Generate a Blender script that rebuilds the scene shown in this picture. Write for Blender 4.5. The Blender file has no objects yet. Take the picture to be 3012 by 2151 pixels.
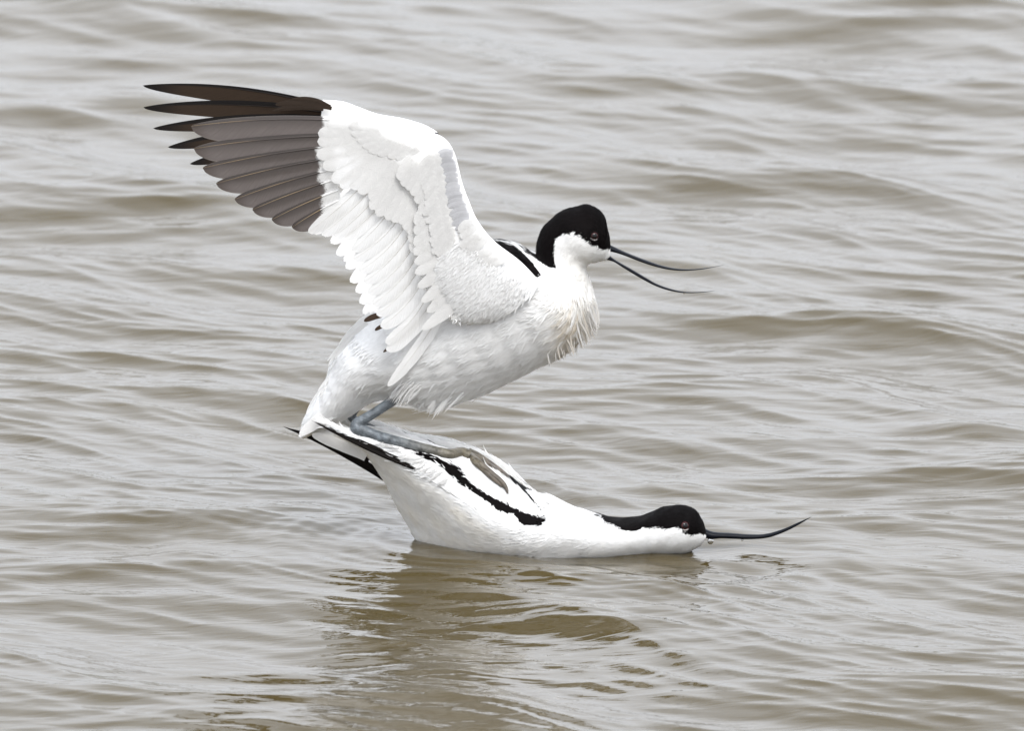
import bpy, math, random
import numpy as np
from mathutils import Vector
from mathutils.bvhtree import BVHTree

random.seed(7)
rng = np.random.default_rng(11)
C = bpy.context.scene.collection
SC = bpy.context.scene

# ------------------------------------------------------------------ camera, sky, sun, exposure
IW, IH = 3012.0, 2151.0
TH = math.radians(11.0)          # the lens looks slightly down on the water
DIST = 10.0
FRAME_W = 0.75                   # metres seen across at the birds
FOC = 36.0 * DIST / FRAME_W
K = (36.0 / FOC) / IW
WATERLINE = 1606.0               # picture row of the still water under the birds
ZC = (WATERLINE - IH / 2) * K * DIST / math.cos(TH)
CAM = np.array([0.0, -DIST * math.cos(TH), ZC + DIST * math.sin(TH)])
FWD = np.array([0.0, math.cos(TH), -math.sin(TH)])
UPV = np.array([0.0, math.sin(TH), math.cos(TH)])
cd = bpy.data.cameras.new('camera')
cam = bpy.data.objects.new('camera', cd)
C.objects.link(cam)
cam.location = CAM
cam.rotation_euler = (math.pi / 2 - TH, 0, 0)
cd.lens = FOC
cd.sensor_width = 36.0
cd.clip_start = 0.1
cd.clip_end = 3000
cd.dof.use_dof = True
cd.dof.focus_distance = DIST - 0.02
cd.dof.aperture_fstop = 24.0
SC.camera = cam

SUN_EL, SUN_AZ = math.radians(52), math.radians(158)   # azimuth clockwise from +Y
w = bpy.data.worlds.new('World')
SC.world = w
w.use_nodes = True
nt = w.node_tree
nt.nodes.clear()
def wn(t, **kw):
    n = nt.nodes.new(t)
    for k, v in kw.items():
        setattr(n, k, v)
    return n
sky = wn('ShaderNodeTexSky', sky_type='NISHITA', sun_disc=False)
sky.sun_elevation = SUN_EL
sky.sun_rotation = SUN_AZ
sky.air_density = 1.0
sky.dust_density = 3.0
hsv = wn('ShaderNodeHueSaturation')
hsv.inputs['Saturation'].default_value = 0.12
tc = wn('ShaderNodeTexCoord')
mp = wn('ShaderNodeMapping')
mp.inputs['Scale'].default_value = (1.0, 1.0, 2.6)
cl = wn('ShaderNodeTexNoise')
cl.inputs['Scale'].default_value = 2.2
cl.inputs['Detail'].default_value = 5
cl.inputs['Roughness'].default_value = 0.55
cr = wn('ShaderNodeValToRGB')
cr.color_ramp.elements[0].position = 0.3
cr.color_ramp.elements[0].color = (5.8, 6.12, 6.72, 1)
cr.color_ramp.elements[1].position = 0.7
cr.color_ramp.elements[1].color = (8.7, 9.05, 9.75, 1)
mixs = wn('ShaderNodeMix', data_type='RGBA')
mixs.inputs['Factor'].default_value = 0.8
bg = wn('ShaderNodeBackground')
bg.inputs['Strength'].default_value = 0.15
out = wn('ShaderNodeOutputWorld')
L = nt.links.new
L(sky.outputs['Color'], hsv.inputs['Color'])
L(tc.outputs['Generated'], mp.inputs['Vector'])
L(mp.outputs['Vector'], cl.inputs['Vector'])
L(cl.outputs['Fac'], cr.inputs['Fac'])
sepz = wn('ShaderNodeSeparateXYZ')
zr = wn('ShaderNodeMapRange')
zr.inputs['From Min'].default_value = 0.0
zr.inputs['From Max'].default_value = 1.0
zr.inputs['To Min'].default_value = 1.07
zr.inputs['To Max'].default_value = 1.7
mz = wn('ShaderNodeMix', data_type='RGBA', blend_type='MULTIPLY')
mz.inputs['Factor'].default_value = 1.0
L(tc.outputs['Generated'], sepz.inputs['Vector'])
L(sepz.outputs['Z'], zr.inputs['Value'])
L(cr.outputs['Color'], mz.inputs['A'])
L(zr.outputs['Result'], mz.inputs['B'])
L(hsv.outputs['Color'], mixs.inputs['A'])
L(mz.outputs['Result'], mixs.inputs['B'])
L(mixs.outputs['Result'], bg.inputs['Color'])
L(bg.outputs['Background'], out.inputs['Surface'])

sd = bpy.data.lights.new('sun', 'SUN')
sd.energy = 1.95
sd.angle = math.radians(25)
sd.color = (1.0, 0.97, 0.93)
sun = bpy.data.objects.new('sun', sd)
C.objects.link(sun)
sdir = Vector((math.sin(SUN_AZ) * math.cos(SUN_EL), math.cos(SUN_AZ) * math.cos(SUN_EL), math.sin(SUN_EL)))
sun.rotation_euler = (-sdir).to_track_quat('-Z', 'Y').to_euler()
sun.location = sdir * 5

SC.view_settings.view_transform = 'Standard'
SC.view_settings.look = 'None'
SC.view_settings.exposure = 0.42
SC.view_settings.gamma = 1.0
SC.cycles.max_bounces = 8
SC.cycles.transparent_max_bounces = 8

# ------------------------------------------------------------------ helpers
def P(px, py, y=0.0):
    """the point of the upright plane at depth y that lies at this place of the side view"""
    px, py, y = np.broadcast_arrays(np.asarray(px, float), np.asarray(py, float), np.asarray(y, float))
    a = (px - IW / 2) * K
    b = -(py - IH / 2) * K
    dx = a
    dy = FWD[1] + b * UPV[1]
    dz = FWD[2] + b * UPV[2]
    t = (y - CAM[1]) / dy
    return np.stack([CAM[0] + dx * t, CAM[1] + dy * t, CAM[2] + dz * t], -1)

def PX(p):
    d = np.asarray(p) - CAM
    f = d @ FWD
    return np.stack([IW / 2 + d[..., 0] / f / K, IH / 2 - (d @ UPV) / f / K], -1)

CROPS = {1: (400, 220, 600 / 1949), 2: (900, 260, 600 / 1949), 3: (1000, 700, 700 / 1895), 4: (1400, 580, 800 / 2274),
         5: (800, 1000, 600 / 1949), 6: (1100, 1200, 600 / 1949), 7: (1600, 1400, 850 / 2274), 0: (0, 0, 3012 / 2274)}
def c(n, pts):
    ox, oy, s = CROPS[n]
    return [(ox + x * s, oy + y * s) for x, y in pts]

def smooth(a, b, x):
    t = np.clip((x - a) / (b - a), 0, 1)
    return t * t * (3 - 2 * t)

def inpoly(q, poly):
    x, y = q[..., 0], q[..., 1]
    r = np.zeros(x.shape, bool)
    n = len(poly)
    for i in range(n):
        x0, y0 = poly[i]
        x1, y1 = poly[(i + 1) % n]
        if y0 == y1:
            continue
        k = ((y0 > y) != (y1 > y)) & (x < (x1 - x0) * (y - y0) / (y1 - y0) + x0)
        r ^= k
    return r

def crom(a, n):
    """Catmull-Rom resample of rows of a to n rows, centripetal-ish by chord of the first columns"""
    a = np.asarray(a, float)
    m = len(a)
    u = np.linspace(0, m - 1, n)
    i = np.clip(u.astype(int), 0, m - 2)
    t = (u - i)[:, None]
    p1, p2 = a[i], a[i + 1]
    p0 = np.where((i > 0)[:, None], a[np.maximum(i - 1, 0)], 2 * p1 - p2)
    p3 = np.where((i < m - 2)[:, None], a[np.minimum(i + 2, m - 1)], 2 * p2 - p1)
    return 0.5 * (2 * p1 + (p2 - p0) * t + (2 * p0 - 5 * p1 + 4 * p2 - p3) * t ** 2 + (3 * p1 - p0 - 3 * p2 + p3) * t ** 3)

def norm(v):
    return v / np.maximum(np.linalg.norm(v, axis=-1, keepdims=True), 1e-12)

def gridq(R, Cc, closed=False):
    r, cc = np.meshgrid(np.arange(R - 1), np.arange(Cc if closed else Cc - 1), indexing='ij')
    c2 = (cc + 1) % Cc
    return np.stack([r * Cc + cc, r * Cc + c2, (r + 1) * Cc + c2, (r + 1) * Cc + cc], -1).reshape(-1, 4)

class MB:
    def __init__(s):
        s.v, s.f, s.c, s.u, s.m, s.r, s.n = [], [], [], [], [], [], 0
    def add(s, v, f, col=(1, 1, 1), uv=None, mat=0, nr=None):
        v = np.asarray(v, float).reshape(-1, 3)
        f = np.asarray(f, int)
        s.v.append(v)
        s.f.append(f + s.n)
        s.m.append(np.full(len(f), mat))
        cc = np.empty((len(v), 4))
        cc[:, 3] = 1
        cc[:, :3] = np.asarray(col, float).reshape(-1, 3)
        s.c.append(cc)
        s.u.append(np.zeros((len(v), 2)) if uv is None else np.asarray(uv, float).reshape(-1, 2))
        s.r.append(np.zeros((len(v), 3)) if nr is None else np.asarray(nr, float).reshape(-1, 3))
        s.n += len(v)
    def build(s, name, mats, parent=None):
        me = bpy.data.meshes.new(name)
        v = np.concatenate(s.v)
        loops = np.concatenate([f.ravel() for f in s.f])
        tot = np.concatenate([np.full(len(f), f.shape[1]) for f in s.f])
        me.vertices.add(len(v))
        me.vertices.foreach_set('co', v.ravel())
        me.loops.add(len(loops))
        me.loops.foreach_set('vertex_index', loops.astype(np.int32))
        me.polygons.add(len(tot))
        me.polygons.foreach_set('loop_start', np.concatenate([[0], np.cumsum(tot)[:-1]]).astype(np.int32))
        me.polygons.foreach_set('loop_total', tot.astype(np.int32))
        me.polygons.foreach_set('material_index', np.concatenate(s.m).astype(np.int32))
        me.polygons.foreach_set('use_smooth', np.ones(len(tot), bool))
        uvl = me.uv_layers.new(name='UVMap')
        uvl.data.foreach_set('uv', np.concatenate(s.u)[loops].ravel())
        at = me.color_attributes.new('pigment', 'FLOAT_COLOR', 'POINT')
        at.data.foreach_set('color', np.concatenate(s.c).ravel())
        me.update(calc_edges=True)
        nr = np.concatenate(s.r)
        if np.any(nr):
            me.normals_split_custom_set_from_vertices(nr.tolist())
        for m in (mats if isinstance(mats, (list, tuple)) else [mats]):
            me.materials.append(m)
        o = bpy.data.objects.new(name, me)
        C.objects.link(o)
        if parent:
            o.parent = parent
            o.matrix_parent_inverse = parent.matrix_world.inverted()
        return o
    def bvh(s):
        v = np.concatenate(s.v)
        return BVHTree.FromPolygons(v.tolist(), [list(r) for f in s.f for r in f.tolist()])

def empty(name, loc, label, cat, group=None):
    o = bpy.data.objects.new(name, None)
    o.empty_display_size = 0.02
    C.objects.link(o)
    o.location = loc
    o['label'] = label
    o['category'] = cat
    if group:
        o['group'] = group
    bpy.context.view_layer.update()
    return o

def hit(bvhs, px, py):
    """where the sight line of a point of the side view meets one of the built bodies"""
    d = P(px, py, 0.0) - CAM
    d = d / np.linalg.norm(d)
    best = None
    for b in bvhs:
        r = b.ray_cast(Vector(CAM), Vector(d))
        if r[0] is not None and (best is None or r[3] < best[1]):
            best = (r[0], r[3], r[1])
    return best

def noise3(p, scale, seed=0, octs=3):
    """cheap smooth noise from a few rotated sines, about -1..1"""
    r = np.random.default_rng(100 + seed)
    s = np.zeros(p.shape[:-1])
    a = 1.0
    for o in range(octs):
        for k in range(4):
            d = norm(r.normal(size=3))
            s += a * np.sin(p @ d * scale * (2 ** o) * 6.283 + r.uniform(0, 6.283)) / 4
        a *= 0.6
    return s * 1.4

# ------------------------------------------------------------------ materials
def mat(name):
    m = bpy.data.materials.new(name)
    m.use_nodes = True
    n = m.node_tree
    n.nodes.clear()
    o = n.nodes.new('ShaderNodeOutputMaterial')
    return m, n, o
def N(n, t, ins=None, **kw):
    x = n.nodes.new(t)
    for k, v in kw.items():
        setattr(x, k, v)
    for k, v in (ins or {}).items():
        x.inputs[k].default_value = v
    return x

def plumage_mat():
    m, n, o = mat('plumage')
    at = N(n, 'ShaderNodeAttribute', attribute_name='pigment')
    no = N(n, 'ShaderNodeTexNoise', {'Scale': 220.0, 'Detail': 4.0})
    tcx = N(n, 'ShaderNodeTexCoord')
    mr = N(n, 'ShaderNodeMapRange', {'To Min': 0.9, 'To Max': 1.05})
    mu = N(n, 'ShaderNodeMix', {'Factor': 1.0}, data_type='RGBA', blend_type='MULTIPLY')
    b = N(n, 'ShaderNodeBsdfPrincipled', {'Roughness': 0.7, 'Specular IOR Level': 0.05, 'Subsurface Weight': 0.25,
                                        'Subsurface Scale': 0.003, 'Subsurface Radius': (1, 0.9, 0.8)})
    bu = N(n, 'ShaderNodeBump', {'Strength': 0.25, 'Distance': 0.0006})
    l = n.links.new
    l(tcx.outputs['Object'], no.inputs['Vector'])
    l(no.outputs['Fac'], mr.inputs['Value'])
    l(at.outputs['Color'], mu.inputs['A'])
    l(mr.outputs['Result'], mu.inputs['B'])
    l(mu.outputs['Result'], b.inputs['Base Color'])
    l(no.outputs['Fac'], bu.inputs['Height'])
    l(bu.outputs['Normal'], b.inputs['Normal'])
    l(b.outputs['BSDF'], o.inputs['Surface'])
    return m

def feather_mat():
    m, n, o = mat('feather_vane')
    at = N(n, 'ShaderNodeAttribute', attribute_name='pigment')
    uv = N(n, 'ShaderNodeUVMap')
    sep = N(n, 'ShaderNodeSeparateXYZ')
    # barbs run obliquely from the shaft to the edge
    ab = N(n, 'ShaderNodeMath', {1: 0.5}, operation='SUBTRACT')
    ab2 = N(n, 'ShaderNodeMath', operation='ABSOLUTE')
    mul = N(n, 'ShaderNodeMath', {1: 0.35}, operation='MULTIPLY')
    su = N(n, 'ShaderNodeMath', operation='SUBTRACT')
    fr = N(n, 'ShaderNodeMath', {1: 420.0}, operation='MULTIPLY')
    si = N(n, 'ShaderNodeMath', operation='SINE')
    cmb = N(n, 'ShaderNodeCombineXYZ')
    no = N(n, 'ShaderNodeTexNoise', {'Scale': 60.0, 'Detail': 3.0})
    addn = N(n, 'ShaderNodeMath', operation='ADD')
    bu = N(n, 'ShaderNodeBump', {'Strength': 0.18, 'Distance': 0.0003})
    b = N(n, 'ShaderNodeBsdfPrincipled', {'Roughness': 0.55, 'Specular IOR Level': 0.14})
    tr = N(n, 'ShaderNodeBsdfTranslucent')
    mx = N(n, 'ShaderNodeMixShader', {'Fac': 0.33})
    l = n.links.new
    l(uv.outputs['UV'], sep.inputs['Vector'])
    l(sep.outputs['X'], ab.inputs[0])
    l(ab.outputs[0], ab2.inputs[0])
    l(ab2.outputs[0], mul.inputs[0])
    l(sep.outputs['Y'], su.inputs[0])
    l(mul.outputs[0], su.inputs[1])
    l(su.outputs[0], fr.inputs[0])
    l(fr.outputs[0], si.inputs[0])
    l(sep.outputs['X'], cmb.inputs['X'])
    l(su.outputs[0], cmb.inputs['Y'])
    l(cmb.outputs['Vector'], no.inputs['Vector'])
    l(si.outputs[0], addn.inputs[0])
    l(no.outputs['Fac'], addn.inputs[1])
    l(addn.outputs[0], bu.inputs['Height'])
    l(bu.outputs['Normal'], b.inputs['Normal'])
    cm2 = N(n, 'ShaderNodeCombineXYZ')
    sx = N(n, 'ShaderNodeMath', {1: 2.5}, operation='MULTIPLY')
    sy = N(n, 'ShaderNodeMath', {1: 110.0}, operation='MULTIPLY')
    n2 = N(n, 'ShaderNodeTexNoise', {'Scale': 1.0, 'Detail': 3.0, 'Roughness': 0.6})
    mr = N(n, 'ShaderNodeMapRange', {'From Min': 0.3, 'From Max': 0.7, 'To Min': 0.84, 'To Max': 1.08})
    mu = N(n, 'ShaderNodeMix', {'Factor': 1.0}, data_type='RGBA', blend_type='MULTIPLY')
    l(sep.outputs['X'], sx.inputs[0])
    l(su.outputs[0], sy.inputs[0])
    l(sx.outputs[0], cm2.inputs['X'])
    l(sy.outputs[0], cm2.inputs['Y'])
    l(cm2.outputs['Vector'], n2.inputs['Vector'])
    l(n2.outputs['Fac'], mr.inputs['Value'])
    l(at.outputs['Color'], mu.inputs['A'])
    l(mr.outputs['Result'], mu.inputs['B'])
    l(mu.outputs['Result'], b.inputs['Base Color'])
    l(mu.outputs['Result'], tr.inputs['Color'])
    l(b.outputs['BSDF'], mx.inputs[1])
    l(tr.outputs['BSDF'], mx.inputs[2])
    l(mx.outputs['Shader'], o.inputs['Surface'])
    return m

def leg_mat():
    m, n, o = mat('scaly_leg_skin')
    at = N(n, 'ShaderNodeAttribute', attribute_name='pigment')
    tcx = N(n, 'ShaderNodeTexCoord')
    vo = N(n, 'ShaderNodeTexVoronoi', {'Scale': 650.0})
    no = N(n, 'ShaderNodeTexNoise', {'Scale': 260.0, 'Detail': 4.0})
    mr = N(n, 'ShaderNodeMapRange', {'From Min': 0.3, 'From Max': 0.7, 'To Min': 0.5, 'To Max': 1.45})
    mu = N(n, 'ShaderNodeMix', {'Factor': 1.0}, data_type='RGBA', blend_type='MULTIPLY')
    bu = N(n, 'ShaderNodeBump', {'Strength': 0.6, 'Distance': 0.0005})
    b = N(n, 'ShaderNodeBsdfPrincipled', {'Roughness': 0.5})
    l = n.links.new
    l(tcx.outputs['Object'], vo.inputs['Vector'])
    l(tcx.outputs['Object'], no.inputs['Vector'])
    l(no.outputs['Fac'], mr.inputs['Value'])
    l(at.outputs['Color'], mu.inputs['A'])
    l(mr.outputs['Result'], mu.inputs['B'])
    l(mu.outputs['Result'], b.inputs['Base Color'])
    l(vo.outputs['Distance'], bu.inputs['Height'])
    l(bu.outputs['Normal'], b.inputs['Normal'])
    l(b.outputs['BSDF'], o.inputs['Surface'])
    return m

def horn_mat():
    m, n, o = mat('black_horn')
    tcx = N(n, 'ShaderNodeTexCoord')
    no = N(n, 'ShaderNodeTexNoise', {'Scale': 300.0, 'Detail': 3.0})
    mr = N(n, 'ShaderNodeMapRange', {'To Min': 0.22, 'To Max': 0.42})
    b = N(n, 'ShaderNodeBsdfPrincipled', {'Base Color': (0.005, 0.006, 0.009, 1), 'Roughness': 0.3, 'Specular IOR Level': 0.09})
    l = n.links.new
    l(tcx.outputs['Object'], no.inputs['Vector'])
    l(no.outputs['Fac'], mr.inputs['Value'])
    l(mr.outputs['Result'], b.inputs['Roughness'])
    l(b.outputs['BSDF'], o.inputs['Surface'])
    return m

def eye_mat():
    m, n, o = mat('wet_eye')
    at = N(n, 'ShaderNodeAttribute', attribute_name='pigment')
    b = N(n, 'ShaderNodeBsdfPrincipled', {'Roughness': 0.05, 'Specular IOR Level': 0.3})
    n.links.new(at.outputs['Color'], b.inputs['Base Color'])
    n.links.new(b.outputs['BSDF'], o.inputs['Surface'])
    return m

def drop_mat():
    m, n, o = mat('clear_water')
    b = N(n, 'ShaderNodeBsdfPrincipled', {'Base Color': (1, 1, 1, 1), 'Roughness': 0.0, 'IOR': 1.33, 'Transmission Weight': 1.0})
    n.links.new(b.outputs['BSDF'], o.inputs['Surface'])
    return m

def water_mat():
    m, n, o = mat('murky_water')
    tcx = N(n, 'ShaderNodeTexCoord')
    mp1 = N(n, 'ShaderNodeMapping', {'Rotation': (0, 0, math.radians(36)), 'Scale': (12.0, 36.0, 1.0)})
    n1 = N(n, 'ShaderNodeTexNoise', {'Scale': 1.0, 'Detail': 3.0, 'Roughness': 0.5, 'Distortion': 0.6})
    mp2 = N(n, 'ShaderNodeMapping', {'Rotation': (0, 0, math.radians(24)), 'Scale': (48.0, 190.0, 1.0)})
    n2 = N(n, 'ShaderNodeTexNoise', {'Scale': 1.0, 'Detail': 2.0, 'Roughness': 0.5, 'Distortion': 0.8})
    b1 = N(n, 'ShaderNodeBump', {'Strength': 0.4, 'Distance': 0.0034})
    b2 = N(n, 'ShaderNodeBump', {'Strength': 0.22, 'Distance': 0.0007})
    nb = N(n, 'ShaderNodeTexNoise', {'Scale': 5.0, 'Detail': 3.0})
    mc = N(n, 'ShaderNodeMix', {'A': (0.044, 0.031, 0.009, 1), 'B': (0.060, 0.045, 0.018, 1)}, data_type='RGBA')
    b = N(n, 'ShaderNodeBsdfPrincipled', {'Roughness': 0.0, 'IOR': 1.333, 'Specular IOR Level': 0.5})
    l = n.links.new
    for mpx, nx in ((mp1, n1), (mp2, n2)):
        l(tcx.outputs['Object'], mpx.inputs['Vector'])
        l(mpx.outputs['Vector'], nx.inputs['Vector'])
    l(tcx.outputs['Object'], nb.inputs['Vector'])
    l(nb.outputs['Fac'], mc.inputs['Factor'])
    l(n1.outputs['Fac'], b1.inputs['Height'])
    l(n2.outputs['Fac'], b2.inputs['Height'])
    l(b1.outputs['Normal'], b2.inputs['Normal'])
    l(b2.outputs['Normal'], b.inputs['Normal'])
    l(mc.outputs['Result'], b.inputs['Base Color'])
    l(b.outputs['BSDF'], o.inputs['Surface'])
    return m

M_PLUM, M_FEATH, M_LEG, M_HORN, M_EYE, M_DROP, M_WATER = (plumage_mat(), feather_mat(), leg_mat(), horn_mat(), eye_mat(),
                                                         drop_mat(), water_mat())
WHITE = np.array((0.83, 0.822, 0.805))
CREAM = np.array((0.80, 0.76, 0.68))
TAN = np.array((0.60, 0.49, 0.34))
BLACK = np.array((0.0028, 0.0020, 0.0020))

# ------------------------------------------------------------------ water
def axis(dense0, dense1, step, far, grow=1.22):
    a = list(np.arange(dense0, dense1 + step / 2, step))
    s = step
    while a[-1] < far:
        s *= grow
        a.append(a[-1] + s)
    s = step
    while a[0] > -far:
        s *= grow
        a.insert(0, a[0] - s)
    return np.array(a)

def water_height(x, y, cell):
    r = np.random.default_rng(5)
    h, sx, sy = np.zeros_like(x), np.zeros_like(x), np.zeros_like(x)
    # chop: crests run from far left to near right, many lengths
    wob = 0.03 * np.sin(7.1 * x + 3.3 * y) + 0.02 * np.sin(13.7 * x - 9.0 * y + 1.0)
    dx, dy = cell
    for i in range(150):
        lam = 0.019 * (0.60 / 0.019) ** (r.random() ** 0.95)
        ang = math.radians(56) + r.normal() * math.radians(15 + 10 * min(1, lam / 0.15))      # direction of travel from +x
        k = 2 * math.pi / lam
        slope = 0.0155 * (1.45 if lam < 0.08 else 1.0) * (1.35 if lam > 0.12 else 1.0)
        amp = slope / k
        ph = r.uniform(0, 6.283)
        fade = np.clip(6.283 / (k * abs(math.cos(ang)) + 1e-6) / dx / 3 - 1, 0, 1) * np.clip(6.283 / (k * abs(math.sin(ang))) / dy / 3 - 1, 0, 1)
        # slow groups so that no ripple runs on for ever
        g1, g2 = r.uniform(0.10, 0.22), r.uniform(0.3, 0.8)
        grp = 0.5 + 0.5 * np.sin(k * g1 * (math.cos(ang + g2) * x + math.sin(ang + g2) * y) + ph * 3) * np.sin(k * g1 * 0.7 * (math.sin(ang) * x - math.cos(ang) * y) + ph * 5)
        arg = k * (math.cos(ang) * x + math.sin(ang) * (y + wob)) + ph
        A = amp * fade * grp * 1.2
        h += A * np.sin(arg)
        # the surface also gathers towards the crests and makes them sharper
        q = A * np.cos(arg) * 1.7
        sx += q * math.cos(ang)
        sy += q * math.sin(ang)
    # calmer lee right around the birds
    ex, ey = (x - 0.025) / 0.20, y / 0.085
    d = np.sqrt(ex * ex + ey * ey)
    calm = 0.45 + 0.55 * smooth(0.75, 2.0, d)
    h, sx, sy = h * calm, sx * calm, sy * calm
    # rings spreading from the pressed-down bird
    dd = np.maximum(np.sqrt(((x - 0.01) * 0.75) ** 2 + (y + 0.01) ** 2) - 0.05, 0)
    angw = np.arctan2(-(y + 0.02), -(x + 0.02))
    wl = smooth(-0.6, 0.5, np.cos(angw - 0.75))
    h += np.clip((0.013 / np.maximum(dx, dy) - 2.0), 0, 1) * 0.00050 * wl * np.sin(2 * math.pi * dd / 0.0135 + 2 * np.sin(9 * x)) * smooth(0.01, 0.04, dd) * np.exp(-dd / 0.10)
    h += np.clip((0.05 / np.maximum(dx, dy) - 4.0), 0, 1) * 0.0016 * np.sin(2 * math.pi * dd / 0.055 - 1.2 + np.sin(6 * x)) * smooth(0.0, 0.05, dd) * np.exp(-dd / 0.16)
    # broader single swells, each where one stands in the view
    for (px, py, hl, hw_, a) in SWELLS:
        q = ray_water(px, py)
        u = (x - q[0]) * math.cos(0.6) - (y - q[1]) * math.sin(0.6)
        v = (x - q[0]) * math.sin(0.6) + (y - q[1]) * math.cos(0.6)
        lx = hl * K * DIST
        lv = hw_ * K * DIST / math.sin(TH)
        h += a * lv * (v / lv) * np.exp(-(u / lx) ** 2 - (v / lv) ** 2)
    return h, sx, sy

def ray_water(px, py):
    d = P(px, py, 0.0) - CAM
    t = -CAM[2] / d[2]
    return CAM + d * t

# (centre x, centre y, half length, half height in the side view, steepness)
SWELLS = [(s[0] * 1.3245, s[1] * 1.3245, s[2] * 1.3245, s[3] * 1.3245, s[4]) for s in [
    (380, 80, 190, 22, .16), (2080, 100, 260, 26, .18), (1600, 312, 120, 16, .14), (190, 188, 90, 12, .14), (350, 435, 150, 16, .14),
    (1330, 125, 80, 12, .12), (1190, 78, 90, 12, .12), (1850, 535, 170, 16, .13), (1520, 660, 140, 14, .15), (2100, 650, 170, 16, .15),
    (400, 875, 110, 24, .15), (220, 800, 120, 20, .10), (1200, 890, 220, 18, .14), (1650, 790, 120, 18, .12), (2120, 970, 200, 26, .16),
    (1480, 1000, 200, 14, .14), (1500, 1090, 120, 16, .12), (560, 930, 90, 22, .12), (760, 700, 120, 16, .12), (650, 650, 80, 10, .10),
    (1700, 1120, 150, 16, .10), (60, 1030, 140, 14, .10), (2000, 230, 180, 16, .08), (1180, 290, 140, 12, .10)]]

def build_water():
    ax = axis(-0.56, 0.56, 0.0036, 400.0)
    ya = list(np.arange(-1.10, 0.6, 0.0021))
    s = 0.0021
    while ya[-1] < 3.6:
        s = min(s * 1.004, 0.009)
        ya.append(ya[-1] + s)
    while ya[-1] < 900:
        s *= 1.2
        ya.append(ya[-1] + s)
    s = 0.0036
    while ya[0] > -60:
        s *= 1.25
        ya.insert(0, ya[0] - s)
    ay = np.array(ya)
    X, Y = np.meshgrid(ax, ay)
    cx = np.gradient(ax)
    cy = np.gradient(ay)
    cell = np.meshgrid(cx, cy)
    H, SX, SY = water_height(X, Y, cell)
    mb = MB()
    mb.add(np.stack([X + SX, Y + SY, H], -1), gridq(len(ay), len(ax)))
    o = mb.build('water', M_WATER)
    o['kind'] = 'structure'
    o['label'] = 'rippled grey brown water under an overcast sky'
    return o
build_water()
def build_shore():
    xs = np.concatenate([np.linspace(-420, -60, 25), np.linspace(-55, 55, 56), np.linspace(60, 420, 25)])
    rr = np.random.default_rng(3)
    mbs = MB()
    prof = [(-4, -.2), (0, .15), (3, .7), (8, 1.0), (20, 1.15), (60, 1.2)]
    hgt = 2.2 + 0.25 * np.sin(xs * 0.07) + 0.15 * np.sin(xs * 0.31) + rr.normal(0, 0.08, len(xs))
    g = np.stack([np.stack([xs, 78 + py + 3 * np.sin(xs * 0.05) + 0 * xs, pz * hgt], -1) for py, pz in prof])
    mbs.add(g, gridq(len(prof), len(xs)), (0.055, 0.058, 0.028))
    m, n, o = mat('grassy_shore')
    no = N(n, 'ShaderNodeTexNoise', {'Scale': 0.8, 'Detail': 6.0})
    tcx = N(n, 'ShaderNodeTexCoord')
    mc = N(n, 'ShaderNodeMix', {'A': (0.030, 0.034, 0.016, 1), 'B': (0.085, 0.080, 0.042, 1)}, data_type='RGBA')
    b = N(n, 'ShaderNodeBsdfPrincipled', {'Roughness': 0.9})
    n.links.new(tcx.outputs['Object'], no.inputs['Vector'])
    n.links.new(no.outputs['Fac'], mc.inputs['Factor'])
    n.links.new(mc.outputs['Result'], b.inputs['Base Color'])
    n.links.new(b.outputs['BSDF'], o.inputs['Surface'])
    ob = mbs.build('shore', m)
    ob['kind'] = 'structure'
build_shore()

# ------------------------------------------------------------------ feather and plumage builders
def loft(D, V, hw, rings, seg, yD=0.0, yV=0.0, egg=0.0, close=True):
    """closed body through pairs of back and belly points; returns grid (rings, seg, 3)"""
    n = len(D)
    yD = np.broadcast_to(np.asarray(yD, float), (n,))
    yV = np.broadcast_to(np.asarray(yV, float), (n,))
    a = np.concatenate([P(*np.array(D, float).T, yD), P(*np.array(V, float).T, yV), np.array(hw, float)[:, None]], 1)
    r = crom(a, rings)
    d3, v3, h = r[:, :3], r[:, 3:6], np.maximum(r[:, 6:7], 2e-4)
    cen, hv = (d3 + v3) / 2, (d3 - v3) / 2
    tan = norm(np.gradient(cen, axis=0))
    wv = np.cross(hv, tan)
    flip = np.where(wv[:, 1:2] < 0, 1.0, -1.0)
    wv = norm(wv) * flip                          # points to the viewer's side (-y)
    ph = np.linspace(0, 2 * math.pi, seg, endpoint=False)
    cp, sp = np.cos(ph), np.sin(ph)
    egg = np.interp(np.linspace(0, 1, rings), np.linspace(0, 1, np.size(egg)), np.atleast_1d(egg))[:, None]
    w2 = sp[None] * (1 - egg * cp[None]) / (1 + 0.25 * np.abs(egg))
    g = cen[:, None] + hv[:, None] * cp[None, :, None] + (wv * h)[:, None] * w2[..., None]
    return g

def grid_frame(g):
    tu = np.gradient(g, axis=0)
    tv = np.roll(g, -1, 1) - np.roll(g, 1, 1)
    nn = norm(np.cross(tu, tv))
    cen = g.mean(1, keepdims=True)
    s = np.sign((nn * (g - cen)).sum(-1).mean())
    return norm(tu), nn * s, np.linalg.norm(np.cross(tu, tv), axis=-1) / 2

def add_loft(mb, g, col, matid=0):
    R, S = g.shape[:2]
    mb.add(g, gridq(R, S, True), col.reshape(-1, 3), mat=matid)
    for k in (0, R - 1):
        mb.add(np.concatenate([g[k], g[k].mean(0)[None]]), np.array([[i, (i + 1) % S, S] for i in range(S)]),
               np.concatenate([col[k], col[k].mean(0)[None]]), mat=matid)

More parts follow.
